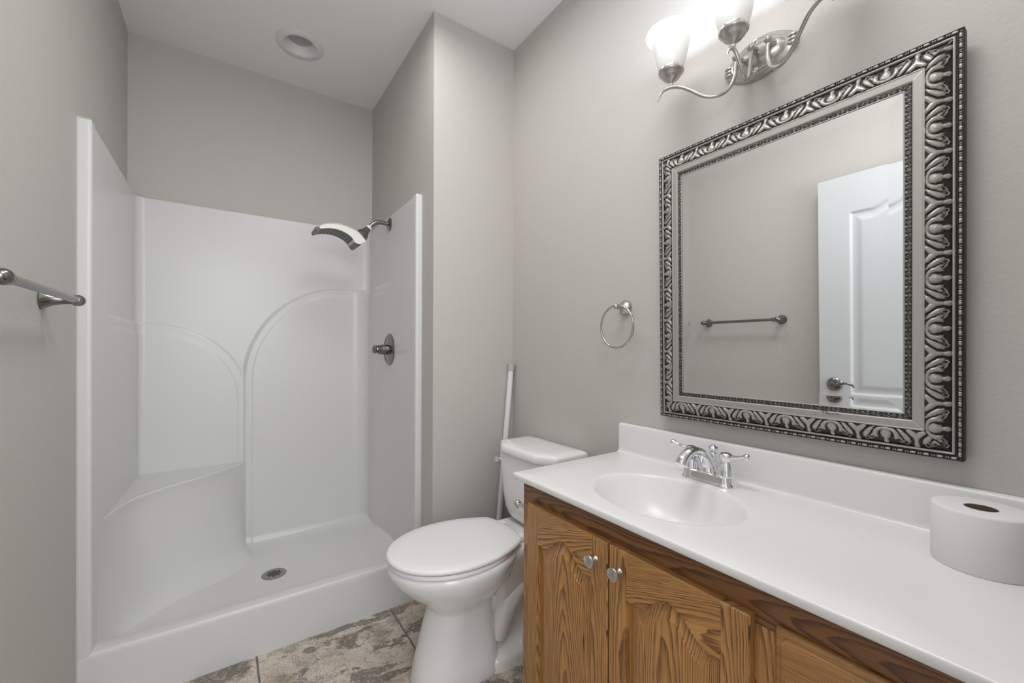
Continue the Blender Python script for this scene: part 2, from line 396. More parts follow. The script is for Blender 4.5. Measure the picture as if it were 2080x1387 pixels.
def build_surround():
    t = thing('shower_surround', 'white moulded acrylic shower stall with arched wall panels, corner seat and low curb', 'shower', (XS-.6, YF+.4, 0))
    zs = np.concatenate([np.arange(.0, ZT-.008, .0055), [ZT-.008]])
    PA, NA, TA = surround_path(.035); PBg, NB, _ = surround_path(.105)
    rows, rel = [], []
    for z in zs:
        w = 1-sstep(1.553, 1.573, z)
        P = PA*(1-w)+PBg*w; Nr = NA*(1-w)+NB*w; Nr = Nr/np.linalg.norm(Nr, axis=1)[:, None]
        x, y = P[:, 0], P[:, 1]
        xx = np.where(TA == 1, -.36, x)
        # signed distance inside each raised arch panel (positive = inside)
        cx, cz, r = -.30, .925, .402
        dl = np.where((z > cz) & (xx > cx), r-np.hypot(xx-cx, z-cz), np.minimum(cx+r-xx, cz+r-z))
        cx2, cz2, rx, rz = .60, 1.02, .530, .555
        q = np.hypot((xx-cx2)/rx, (z-cz2)/rz)
        dr = np.where((z > cz2) & (xx < cx2), (1-q)*.54, np.minimum(xx-(cx2-rx), cz2+rz-z))
        dl = np.where(x > .30, -1, dl); dr = np.where((TA == 1), -1, dr)
        fl = np.where(TA == 1, sstep(YF+.1, YF+.45, y), 1.0)
        fr = np.where(TA == 4, sstep(YF+.35, YBI-.10, y), 1.0)
        d_l = (.009*sstep(0, .010, dl)+.003*sstep(.045, .052, dl))*fl
        d_r = (.018*sstep(0, .020, dr)+.0035*sstep(.046, .053, dr))*fr
        d = np.maximum(d_l, d_r)
        d = d*(TA > 0)
        # cove to the pan floor
        zf = np.where(TA > 0, .128, 10)
        tt = np.clip((z-zf)/.05, 0, 1); cv = np.where((TA >= 2) | (TA == 4), .05*(1-np.sqrt(np.clip(1-(1-tt)**2, 0, 1))), 0)
        cv = np.where(TA > 0, cv, 0)
        d = d+np.where(z < .128, .05*(TA >= 2), cv)
        Q = P+Nr*d[:, None]
        # gentle lip of the front flanges at the very top
        zz = np.full(len(x), z)
        rows.append(np.column_stack([Q, zz]))
    for o_, dz in ((.0015, -.004), (.004, -.0015), (.008, 0), (.022, 0)):
        Q = PA-NA*o_; Q[:, 0] = np.clip(Q[:, 0], XL+.001, XS-.001); Q[:, 1] = np.clip(Q[:, 1], YF-.0, YB-.001)
        Q[TA == 0] = PA[TA == 0]
        rows.append(np.column_stack([Q, np.full(len(Q), ZT+dz)]))
    o = np_grid('wall_panel', np.array(rows), acryl, t, angle=None)
    for xa, xb in ((XL+.001, XLI-.001), (XRI+.001, XS-.001)):           # solid top of each front flange
        MB().box(xa, xb, YF+.0005, YF+.045, ZT-.03, ZT+.006, .004, 3).build('flange_cap', acryl, t)
    # seat in the back left corner
    top = catmull([(XLI-.012, 1.900, 0), (XLI-.003, 1.985, 0), (XLI+.007, 2.085, 0), (-.333, 2.185, 0), (-.295, 2.275, 0), (-.215, 2.362, 0), (-.112, 2.446, 0), (-.02, 2.530, 0), (.05, 2.615, 0), (.098, 2.690, 0)], 6)
    zst = .590; n = len(top); rows = []
    c = Vector((XLI-.004, YBI+.004, 0))
    def ring(scale, z, out=0):
        r_ = []
        for i, p in enumerate(top):
            tg = (top[min(i+1, n-1)]-top[max(i-1, 0)]).normalized(); nr = Vector((tg.y, -tg.x, 0))
            q = c+(p-c)*scale+nr*(out*float(1-sstep(.82, 1, i/(n-1)))*float(sstep(0, .45, i/(n-1)))); q.z = z; q.x = max(q.x, XLI-.006) ; q.y = min(q.y, YBI+.006)
            r_.append(tuple(q))
        return r_
    rows = [ring(.02, zst-.004), ring(.5, zst-.003), ring(.9, zst-.002), ring(.975, zst), ring(.985, zst+.002), ring(.992, zst+.0015), ring(.998, zst-.002), ring(1, zst-.008), ring(1, zst-.02, -.003), ring(1, zst-.05, -.005)]
    for z, out in ((.45, .002), (.36, .014), (.28, .028), (.225, .042), (.19, .054), (.165, .068), (.145, .088), (.13, .115), (.118, .15), (.100, .20)):
        rows.append(ring(1, z, out))
    np_grid('seat', np.array(rows), acryl, t, angle=None)
    # pan with curb
    ys = np.concatenate([[YF-.002, YF-.002], np.linspace(YF-.001, YF+.003, 3), np.arange(YF+.008, YBI, .008), [YBI-.0]])
    xs = np.linspace(XL+.002, XS-.002, 150); pan = []
    for i, y in enumerate(ys):
        row = []
        for x in xs:
            if i == 0: z = .0
            elif i == 1: z = .180
            elif i < 5: z = (.188, .1945, .1985)[i-2]
            else:
                u = y-YF
                fl_ = .112+.030*max(0, min(1, math.hypot(x-.193, y-2.29)/.6))
                curb = .2015-.002*abs(u-.03)/.03 if u < .05 else .2
                k = float(sstep(.045, .17, u)); z = curb*(1-k)+fl_*k
                rc_ = .17; qx = max(XLI+rc_-x, x-(XRI-rc_)); qy = y-(YBI-rc_)
                ex = rc_-math.hypot(max(qx, 0), max(qy, 0))+max(0, min(-qx, 0)) if qy > 0 or qx > 0 else 1
                cv = min(1.6, max(0, 1-ex/.09)); z += .030*cv*cv*k
            row.append((x, y, z))
        pan.append(row)
    np_grid('shower_pan', np.array(pan), acryl, t, angle=None)
    # drain strainer
    zc = .115; dr = MB().lathe([(.051, -.002), (.053, .001), (.050, .003), (.046, .0032), (.036, .0022), (0, .0022)], (.193, 2.29, zc), n=40)
    dr.mark(); hol = dr; s = .0098; a = math.radians(40)
    for i in range(-3, 4):
        for j in range(-3, 4):
            u, v = i*s, j*s
            if math.hypot(u, v) > .030: continue
            cx_, cy_ = .193+u*math.cos(a)-v*math.sin(a), 2.29+u*math.sin(a)+v*math.cos(a); e = .0034
            pts = [(cx_+(p*math.cos(a)-q*math.sin(a))*e, cy_+(p*math.sin(a)+q*math.cos(a))*e, zc+.0026) for p, q in ((-1, -1), (1, -1), (1, 1), (-1, 1))]
            hol.loft([[(p_[0], p_[1], zc+.0015) for p_ in pts], pts])
    dr.build('drain', stainl, t, mat2=black)
build_surround()
# caulk bead beside the flanges
cb = MB().tube([(XL+.002, YF-.001, .01), (XL+.002, YF-.001, ZT+.004)], .0028, 8).tube([(XL+.002, YF-.001, ZT+.006), (XLI-.004, YF-.001, ZT+.006)], .0012, 8)
o = struct('trim_1', cb, caulk)
o = struct('trim_2', MB().tube([(XS-.001, YF-.001, .01), (XS-.001, YF-.001, ZT+.004)], .0026, 8), caulk)

# ------------------------------------------------------------------ shower head, valve, recessed light
def build_showerhead():
    t = thing('showerhead', 'curved white and grey shower head on a bent metal arm above the shower wall', 'shower head', (XRI, 2.279, 1.8918))
    MB().lathe([(.036, -.0), (.036, .003), (.030, .008), (.016, .012), (.0, .012)], (XRI-.0005, 2.279, 1.8918), (-1, 0, 0)).build('arm_flange', gun, t)
    pts = catmull([(XRI, 2.279, 1.8918), (.71, 2.279, 1.8945), (.683, 2.279, 1.893), (.661, 2.279, 1.883), (.645, 2.279, 1.868), (.633, 2.279, 1.855)])
    MB().tube(pts, .0115, 18).build('shower_arm', gun, t)
    d = Vector((.600-.640, 0, 1.812-1.862)).normalized()
    MB().lathe([(.0125, -.006), (.0145, -.004), (.0145, .006), (.012, .008), (.012, .012)], (.634, 2.279, 1.856), d, 24).build('thread_collar', plast, t)
    MB().lathe([(.0115, .008), (.016, .014), (.017, .022), (.021, .034), (.030, .050), (.034, .066), (.02, .075)], (.634, 2.279, 1.856), d, 28).build('swivel_neck', gun, t)
    top = [(.3796, 1.8088), (.3991, 1.8217), (.434, 1.8305), (.4764, 1.8327), (.5224, 1.8238), (.565, 1.8066), (.5982, 1.7698), (.596, 1.7600)]
    bot = [(.3775, 1.7985), (.3861, 1.7951), (.4207, 1.8034), (.4647, 1.8034), (.4995, 1.7934), (.5291, 1.7762), (.5487, 1.7501), (.5652, 1.7439)]
    bot[-1] = (.5752, 1.7439)
    T_ = catmull([(x, 0, z) for x, z in top], 5); B_ = catmull([(x, 0, z) for x, z in bot], 5)
    m = MB(); rings = []
    for (y, ins) in ((2.222, .003), (2.2185, .0012), (2.2185, 0), (2.225, -.0), (2.338, 0), (2.345, .0015)):
        prof = [(p.x, y, p.z-ins) for p in T_]+[(p.x, y, p.z+ins) for p in reversed(B_)]
        rings.append(prof)
    m.loft(rings).build('head_shell', cream, t)
    # face plate under the shell, following its curve, with nozzles
    fp = [(.362, 1.803), (.361, 1.793), (.368, 1.786), (.386, 1.7935), (.4207, 1.8018), (.4647, 1.8018), (.4995, 1.7918), (.5291, 1.7746), (.5487, 1.7485), (.560, 1.7375), (.574, 1.7405), (.578, 1.748)]
    F = catmull([(x, 0, z) for x, z in fp], 5)
    back = [(.580, 1.7560), (.560, 1.768), (.530, 1.788), (.500, 1.804), (.4647, 1.812), (.4207, 1.8115), (.386, 1.8070)]
    m = MB(); m.loft([[(p.x, y, p.z) for p in F]+[(x, y, z) for x, z in back] for y in (2.228, 2.232, 2.345, 2.349)]).mark()
    Fc = [p for p in F if .395 < p.x < .545 and p.z > 1.745]
    for i in range(11):
        k = i/10*(len(Fc)-1.001); p = Fc[int(k)].lerp(Fc[int(k)+1], k-int(k)); tg = (Fc[int(k)+1]-Fc[int(k)]).normalized()
        nr = Vector((tg.z, 0, -tg.x)); nr = nr if nr.z < 0 else -nr
        for j in range(5):
            m.lathe([(.0024, -.001), (.0024, .0010)], (p.x, 2.246+j*.021, p.z), nr, 8)
    m.build('face_plate', facem, t, mat2=black, angle=65)
build_showerhead()
def build_valve():
    t = thing('shower_valve', 'round dark metal shower valve with stubby handle on the right shower wall', 'valve', (XRI-.0005, 2.28, 1.1975))
    ox = XRI+.001; dy, dz = 2.28, 1.1975; f = XRI-.0185*0
    MB().lathe([(.089, -.0), (.089, .003), (.082, .008), (.074, .0085), (.072, .0065), (.060, .009), (.040, .013), (0, .013)], (ox, dy, dz), (-1, 0, 0), 48).build('escutcheon', gun, t)
    MB().lathe([(.028, .010), (.028, .048), (.025, .052), (.025, .056), (.022, .058), (0, .058)], (ox, dy, dz), (-1, 0, 0), 32).build('valve_body', gun, t)
    h = MB().lathe([(.019, .054), (.024, .058), (.0245, .064), (.018, .068), (.017, .072), (.021, .078), (.021, .086), (.014, .093), (0, .095)], (ox, dy, dz), (-1, 0, 0), 32)
    h.sphere((ox-.078, dy, dz+.016), .011, .014, .010, 14)
    h.build('valve_handle', gun, t)
build_valve()
def build_can():
    t = thing('recessed_light', 'round white recessed ceiling light above the shower, switched off', 'ceiling light', (.308, 2.349, H))
    MB().lathe([(.109, -.0005), (.109, -.003), (.104, -.006), (.078, -.0065), (.076, -.0045)], (.308, 2.349, H), (0, 0, 1), 56, caps=False).build('trim_ring', trimw, t)
    b = MB(); rings = []
    for r, h in ((.0785, -.0062), (.076, -.0055), (.072, -.001), (.064, .014), (.057, .028), (.0545, .034)):
        rings.append([(.308+r*math.cos(a), 2.349+r*math.sin(a), H+h) for a in [2*math.pi*k/56 for k in range(56)]])
    b.loft(rings, False, False).build('baffle', trimw, t)
    MB().lathe([(.056, .036), (.055, .033), (.05, .0325), (0, .0325)], (.308, 2.349, H), (0, 0, 1), 48).build('lens', grey_lens, t)
build_can()

# ------------------------------------------------------------------ towel bar and towel ring
def build_towelbar():
    z, x = 1.3295, XL+.068; t = thing('towel_bar', 'dark brushed metal towel bar fixed to the left wall beside the shower', 'towel bar', (XL, 1.35, z))
    MB().tube([(x, 1.135, z), (x, 1.575, z)], .0088, 18).build('bar', gun, t)
    for y, s in ((1.125, 1), (1.583, -1)):
        p = MB().lathe([(.027, 0.0005), (.0275, .003), (.024, .008), (.017, .020), (.0125, .036), (.0105, .052), (.0115, .060)], (XL, y, z), (1, 0, 0), 32)
        p.sphere((x, y, z), .0155, .0205, .0155, 24)
        p.lathe([(.0095, 0), (.0125, .004), (.0125, .010), (.0100, .018)], (x, y+s*.012, z), (0, s, 0), 20)
        p.build('mounting_post', gun, t)
build_towelbar()
def build_ring():
    t = thing('towel_ring', 'brushed nickel towel ring on the wall between toilet and mirror', 'towel ring', (XR, 1.0224, 1.358))
    p = MB().lathe([(.0275, 0.0005), (.028, .004), (.026, .010), (.019, .017), (.011, .024), (.008, .034), (.008, .055)], (XR, 1.0224, 1.358), (-1, 0, 0), 32)
    p.sphere((XR-.060, 1.018, 1.358), .0105, .0105, .0105, 20)
    p.build('mounting_post', nickel, t)
    pts = [(XR-.060+.002*math.sin(a), 1.0160+.0765*math.sin(a), 1.286+.0765*math.cos(a)) for a in [2*math.pi*k/64 for k in range(64)]]
    m = MB(); rings = []
    for k in range(64):
        a = 2*math.pi*k/64; c = Vector(pts[k]); rd = Vector((0, math.sin(a), math.cos(a)))
        rings.append([tuple(c+rd*(.0042*math.cos(b))+Vector((1, 0, 0))*(.0042*math.sin(b))) for b in [2*math.pi*j/12 for j in range(12)]])
    rings.append(rings[0]); m.loft(rings, False, False).build('ring', nickel, t)
build_ring()

# ------------------------------------------------------------------ white rod in the corner
def build_rod():
    t = thing('shower_rod', 'thin white rod with grey end cap leaning in the corner behind the toilet', 'rod', (1.085, 1.728, 0))
    b = Vector((1.086, 1.727, .002)); e = Vector((1.1975, 1.7385, 1.127)); d = (e-b).normalized(); L = (e-b).length
    MB().lathe([(.0135, 0), (.0140, .003), (.0140, L-.03)], b, d, 24).build('rod', plast, t)
    MB().lathe([(.0165, L-.034), (.0170, L-.032), (.0170, L-.006), (.0178, L-.005), (.0178, L-.0), (.014, L+.001), (0, L+.001)], b, d, 24).build('end_cap', greycap, t)
build_rod()

# ------------------------------------------------------------------ toilet
TY = 1.40
def egg(x0, x1, hw, y=TY, z=0, n=56, pf=2.0, pb=2.6, xm=None):
    """closed outline: front (small x) elliptical, back squarer"""
    xm = xm if xm is not None else x0+(x1-x0)*.56; out = []
    for k in range(n):
        a = 2*math.pi*k/n; c, s = math.cos(a), math.sin(a)
        p = pf if c < 0 else pb; rx = (xm-x0) if c < 0 else (x1-xm)
        r = (abs(c)**p+abs(s)**p)**(-1/p)
        out.append((xm+rx*r*c, y+hw*r*s, z))
    return out
def build_toilet():
    t = thing('toilet', 'white two-piece toilet with closed lid between the shower and the vanity', 'toilet', (.85, TY, 0))
    m = MB()
    R = [egg(.545, .865, .112, z=0, xm=.68, pb=5), egg(.540, .868, .116, z=.012, xm=.68, pb=5), egg(.552, .860, .110, z=.06, xm=.68, pb=5), egg(.572, .850, .102, z=.14, xm=.69, pb=5),
         egg(.592, .842, .098, z=.21, xm=.70, pb=4), egg(.604, .838, .100, z=.255, xm=.71, pb=3.6), egg(.602, .842, .106, z=.275, xm=.71, pb=3.2), egg(.580, .862, .124, z=.295, xm=.71, pb=2.8),
         egg(.545, .895, .150, z=.325, xm=.71, pb=2.4), egg(.508, .925, .173, z=.358, xm=.71, pb=2.4), egg(.480, .945, .188, z=.390, xm=.71, pb=2.1), egg(.466, .955, .195, z=.412, xm=.71, pb=2.1),
         egg(.462, .960, .197, z=.428, xm=.71, pb=2.1), egg(.464, .960, .195, z=.440, xm=.71, pb=2.1), egg(.472, .952, .188, z=.446, xm=.71, pb=2.1)]
    m.loft(R)
    # rear deck that carries the tank, trapway and foot
    def rr(x0, x1, hw, z, p=5, n=40):
        cx = (x0+x1)/2; hx = (x1-x0)/2; o_ = []
        for k in range(n):
            a = 2*math.pi*k/n; c, s = math.cos(a), math.sin(a); r = (abs(c)**p+abs(s)**p)**(-1/p); o_.append((cx+hx*r*c, TY+hw*r*s, z))
        return o_
    m.loft([rr(.86, 1.13, .085, .22), rr(.84, 1.16, .095, .30), rr(.83, 1.185, .115, .36), rr(.84, 1.195, .135, .41), rr(.85, 1.198, .142, .436), rr(.86, 1.192, .138, .446)])
    m.loft([rr(.80, 1.10, .118, 0, 6), rr(.80, 1.10, .118, .030, 6), rr(.805, 1.095, .112, .046, 6), rr(.81, 1.085, .085, .056, 5), rr(.82, 1.08, .062, .085, 4), rr(.82, 1.09, .055, .14, 4), rr(.82, 1.10, .06, .2, 4), rr(.83, 1.12, .075, .26, 4)])
    tr = catmull([(.86, TY-.045, .10), (.90, TY-.055, .20), (.97, TY-.055, .27), (1.03, TY-.05, .22), (1.06, TY-.045, .10)])
    m.tube(tr, .045, 20)
    m.build('bowl', porc, t, angle=50)
    c = MB()
    for s in (-1, 1): c.lathe([(.013, .0), (.0135, .008), (.011, .020), (.006, .026), (0, .027)], (.935, TY+s*.088, .044), (0, 0, 1), 20)
    c.v and None
    for s in (-1, 1):
        MB().lathe([(.0135, .0), (.0140, .008), (.0115, .020), (.006, .026), (0, .027)], (.955, TY+s*.09, .040), (0, 0, 1), 20).build('bolt_cap', seatp, t)
    def lidshape(x0, x1, hw, z, pb=0, k=.36):
        xm = .70; out = []
        for i in range(33):                      # front half, near side to far side
            a = math.pi*i/32; out.append((xm-(xm-x0)*abs(math.sin(a))**.97, TY-hw*math.cos(a), z))
        xb = x1-.022; side = [(xm+(xb-xm)*j/9, hw*(1-k*(j/9)**2.1)) for j in range(1, 10)]
        out += [(x, TY+w, z) for x, w in side]
        wb = side[-1][1]
        bow = [(xb+.022*(1-abs(v)**2.6)**.8, TY+wb*v*.985, z) for v in (.93, .82, .6, .3, 0, -.3, -.6, -.82, -.93)]
        out += bow
        out += [(x, TY-w, z) for x, w in reversed(side)]
        return out
    MB().loft([lidshape(.470, .925, .188, .447), lidshape(.463, .930, .194, .450), lidshape(.462, .931, .195, .457), lidshape(.466, .928, .191, .462)]).build('seat_ring', seatp, t, angle=50)
    L = MB().loft([lidshape(.468, .945, .188, .4645), lidshape(.460, .951, .195, .4665), lidshape(.457, .953, .197, .471), lidshape(.459, .951, .195, .478), lidshape(.468, .943, .187, .4825), lidshape(.50, .91, .155, .4842), lidshape(.60, .80, .06, .485)])
    L.build('seat_lid', seatp, t, angle=50)
    for s in (-1, 1):
        MB().box(.938, .985, TY+s*.075-.018, TY+s*.075+.018, .446, .468, .006, 3).build('hinge', seatp, t)
    # tank
    def tk(x0, x1, hw, z, ch=.03, bow=.0):
        # front (small x) bows out with chamfered corners
        pts = [(x1, TY-hw), (x1-.02*0, TY-hw), (x0+ch*1.6, TY-hw), (x0+ch*.35, TY-hw+ch*.75), (x0, TY-hw+ch*1.9), (x0-bow, TY-hw*.3), (x0-bow, TY+hw*.3), (x0, TY+hw-ch*1.9), (x0+ch*.35, TY+hw-ch*.75), (x0+ch*1.6, TY+hw), (x1, TY+hw)]
        pts = [pts[0]]+pts[2:]
        # round by subdividing with chaikin
        q = pts
        for _ in range(2):
            n_ = []
            for i in range(len(q)):
                a, b = q[i], q[(i+1) % len(q)]
                n_ += [(a[0]*.75+b[0]*.25, a[1]*.75+b[1]*.25), (a[0]*.25+b[0]*.75, a[1]*.25+b[1]*.75)]
            q = n_
        return [(x, y, z) for x, y in q]
    MB().loft([tk(1.060, 1.180, .120, .446, .02), tk(1.045, 1.19, .140, .455, .025), tk(1.030, 1.198, .158, .475), tk(1.020, 1.20, .168, .51), tk(1.012, 1.203, .174, .58), tk(1.006, 1.205, .180, .66), tk(1.001, 1.206, .185, .756), tk(1.006, 1.202, .180, .760)]).build('tank', porc, t, angle=60)
    def hexlid(s, z):
        # six-sided cover: wide bow-front with cut corners
        x1 = 1.212-s; cy = TY-.008
        pts = [(x1, cy-.200+s), (1.035+s*.2, cy-.200+s), (.984+s, cy-.118+s*.4), (.984+s, cy+.118-s*.4), (1.035+s*.2, cy+.200-s), (x1, cy+.200-s)]
        q = pts
        for it in range(3):
            n_ = []; w = (.05, .2, .25)[it]
            for i in range(len(q)):
                a, b = q[i], q[(i+1) % len(q)]
                n_ += [(a[0]*(1-w)+b[0]*w, a[1]*(1-w)+b[1]*w), (a[0]*w+b[0]*(1-w), a[1]*w+b[1]*(1-w))]
            q = n_
        return [(x, y, z) for x, y in q]
    MB().loft([hexlid(.012, .757), hexlid(.002, .7575), hexlid(0, .762), hexlid(.001, .780), hexlid(.006, .788), hexlid(.020, .7925), hexlid(.055, .7945)]).build('tank_lid', porc, t, angle=60)
    lv = MB().lathe([(.009, -.022), (.009, -.002), (.0145, 0), (.0155, .004), (.013, .010), (.008, .014), (0, .015)], (1.004, TY+.168, .708), (-1, .45, 0), 24)
    lv.build('flush_lever', chrome, t)
build_toilet()

# ------------------------------------------------------------------ vanity cabinet
XF = .748                 # face frame
XD = .729                 # door front
def door_arch(y0, y1, zs, zp):
    """cathedral outline of a door opening's top: list of (y, z) from y1 (far) to y0 (near); shoulder zs, peak zp"""
    out = []
    for k in range(41):
        t = k/40; s = abs(t-.5)*2
        if s > .86: z = zs
        elif s > .74: z = zs-.004*math.sin((s-.74)/.12*math.pi)
        else: z = zs+(zp-zs)*(math.cos(s/.74*math.pi)*.5+.5)**.85
        out.append((y1+(y0-y1)*t, z))
    return out
def build_vanity():
    t = thing('vanity_cabinet', 'golden oak bathroom vanity cabinet with arched panel doors under the white counter', 'cabinet', (.97, .5, 0))
    body = MB().box(XF+.012, XR-.002, YFR+.012, 1.010, .10, .695).box(XF+.012, XR-.002, 1.000, 1.0102, .10, .8095).box(XF+.075, XR-.002, YFR+.014, 1.005, 0, .10)
    grain(body.build('carcass', oak, t, smooth=False), 'Z', center=1.3)
    ff = MB()
    ztop = .8100; zr = .7475
    r_ = MB().box(XF, XF+.019, YFR+.006, 1.0165, zr-.012, ztop, .0008, 1).build('top_rail', oak_rail, t, smooth=False); grain(r_, 'Y', center=.775, off=.4)
    for (a, b, c) in ((.9705, 1.0168, .3), (.640, .684, 1.2), (.300, .349, 2.2), (YFR+.006, .02, 1.1)):
        s = MB().box(XF-.0003, XF+.019, a, b, .10, zr-.012+.0005, .0008, 1).build('frame_stile', oak, t, smooth=False); grain(s, 'Z', off=c, center=(a+b)/2+.03)
    s = MB().box(XF, XF+.019, .0, 1.01, .10, .135, .0008, 1).build('bottom_rail', oak, t, smooth=False); grain(s, 'Y', off=.7)
    def door(y0, y1, z0, z1, seed, hinge_far):
        """y0 near edge, y1 far edge"""
        root = MB().box(XD+.010, XD+.018, y0+.004, y1-.004, z0+.004, z1-.004).build('cabinet_door', oak, t, smooth=False); grain(root, 'Z', off=seed)
        sw = .050; e = .0045                # stile width, eased outer edge
        xb = XD+.0185
        def board(name, outline, along, off, cen, mat=oak, ease=(True,)):
            # outline: list of (y,z) counter-clockwise; thickness with a small eased front edge
            n = len(outline); cy = sum(p[0] for p in outline)/n; cz = sum(p[1] for p in outline)/n
            m = MB(); back = [(xb, y, z) for y, z in outline]; mid = [(XD+.003, y, z) for y, z in outline]; fr = [(XD, y+(cy-y)*0+(.0022 if y < y0+.001 else (-.0022 if y > y1-.001 else 0)), z+(.0022 if z < z0+.001 else (-.0022 if z > z1-.001 else 0))) for y, z in outline]
            m.loft([back, mid, fr]); o = m.build(name, mat, root, angle=30); grain(o, along, off=off, center=cen); return o
        zs, zp = z1-.108, z1-.060
        A = door_arch(y0+sw, y1-sw, zs, zp)
        board('stile', [(y0, z0), (y0+sw, z0), (y0+sw, z1), (y0, z1)], 'Z', seed+.3, y0+.07)
        board('stile', [(y1-sw, z0), (y1, z0), (y1, z1), (y1-sw, z1)], 'Z', seed+1.3, y1-.065)
        # top rail with the arch cut into its lower edge: strips between arch and top edge
        m = MB(); n = len(A)
        for x, zt in ((XD+.0003, z1-.0022),):
            pts = []
            for (y, z) in A: pts += [(xb, y, z), (XD+.004, y, z), (x, y, z+.0035), (x, y, zt), (XD+.003, y, z1), (xb, y, z1)]
            fs = []
            for i in range(n-1):
                for j in range(5): fs.append((i*6+j, i*6+j+1, (i+1)*6+j+1, (i+1)*6+j))
            m.add(pts, fs)
        o = m.build('top_rail', oak, root, angle=30); grain(o, 'Y', off=seed*.37+.11, center=z1-.075-.02*math.sin(seed*3), rot=.28)
        board('bottom_rail', [(y0+sw, z0), (y1-sw, z0), (y1-sw, z0+.055), (y0+sw, z0+.055)], 'Y', seed+.7, z0+.04)
        # raised panel: nested outlines
        def outl(inset, x):
            ya, yb, zb = y0+sw+inset, y1-sw-inset, z0+.055+inset
            top = door_arch(ya, yb, zs-inset, zp-inset*1.0)
            return [(x, y, z) for y, z in top]+[(x, ya, zb), (x, yb, zb)]
        P = MB().loft([outl(-.004, XD+.013), outl(.001, XD+.011), outl(.004, XD+.0105), outl(.010, XD+.0085), outl(.028, XD+.0035), outl(.0285, XD+.0022), outl(.031, XD+.0018)], False, True)
        o = P.build('raised_panel', oak, root, angle=14); grain(o, 'Z', off=seed*.71, center=(y0+y1)/2+.012*math.cos(seed*5))
        return root
    d1 = door(.6632, .9745, .118, .7535, 1.1, True)
    d2 = door(.3455, .6586, .118, .7535, 2.6, False)
    def knob(y, z, parent):
        MB().lathe([(.0085, 0), (.0075, .002), (.0055, .006), (.0052, .013), (.0075, .016), (.0140, .0185), (.0155, .0215), (.0145, .0245), (.009, .0265), (0, .027)], (XD, y, z), (-1, 0, 0), 28).build('knob', knobm, parent)
    knob(.7010, .7010, d1); knob(.6275, .7030, d2)
    # drawer fronts nearest the camera
    for i, (za, zb) in enumerate(((.592, .7535), (.440, .585), (.288, .433), (.118, .281))):
        ya, yb = .0, .3105
        m = MB()
        def rec(s, x, r=.0):
            pts = [(ya+s, za+s), (yb-s, za+s), (yb-s, zb-s), (ya+s, zb-s)]; out = []
            for k, (y, z) in enumerate(pts):
                cy, cz = y+(1 if k in (0, 3) else -1)*r, z+(1 if k in (0, 1) else -1)*r
                a0 = (math.pi, 1.5*math.pi, 0, .5*math.pi)[k]
                for q in range(7): a = a0+q/6*math.pi/2; out.append((x, cy+r*math.cos(a), cz+r*math.sin(a)))
            return out
        m.loft([rec(0, XF-.001, .004), rec(0, XD+.013, .006), rec(.001, XD+.0105, .008), rec(.004, XD+.0080, .010), rec(.0095, XD+.0068, .014), rec(.0100, XD+.0045, .014), rec(.0125, XD+.0022, .018), rec(.0185, XD+.0002, .020), rec(.0195, XD, .020)], True, True)
        d = m.build('drawer_front', oak, t, angle=18); grain(d, 'Y', off=i*.9+.2, center=(za+zb)/2-.09+.03*i, rot=.05)
        MB().lathe([(.0085, 0), (.0055, .006), (.0052, .013), (.0140, .0185), (.0155, .0215), (.009, .0265), (0, .027)], (XD, .15, (za+zb)/2), (-1, 0, 0), 24).build('knob', knobm, d)
build_vanity()

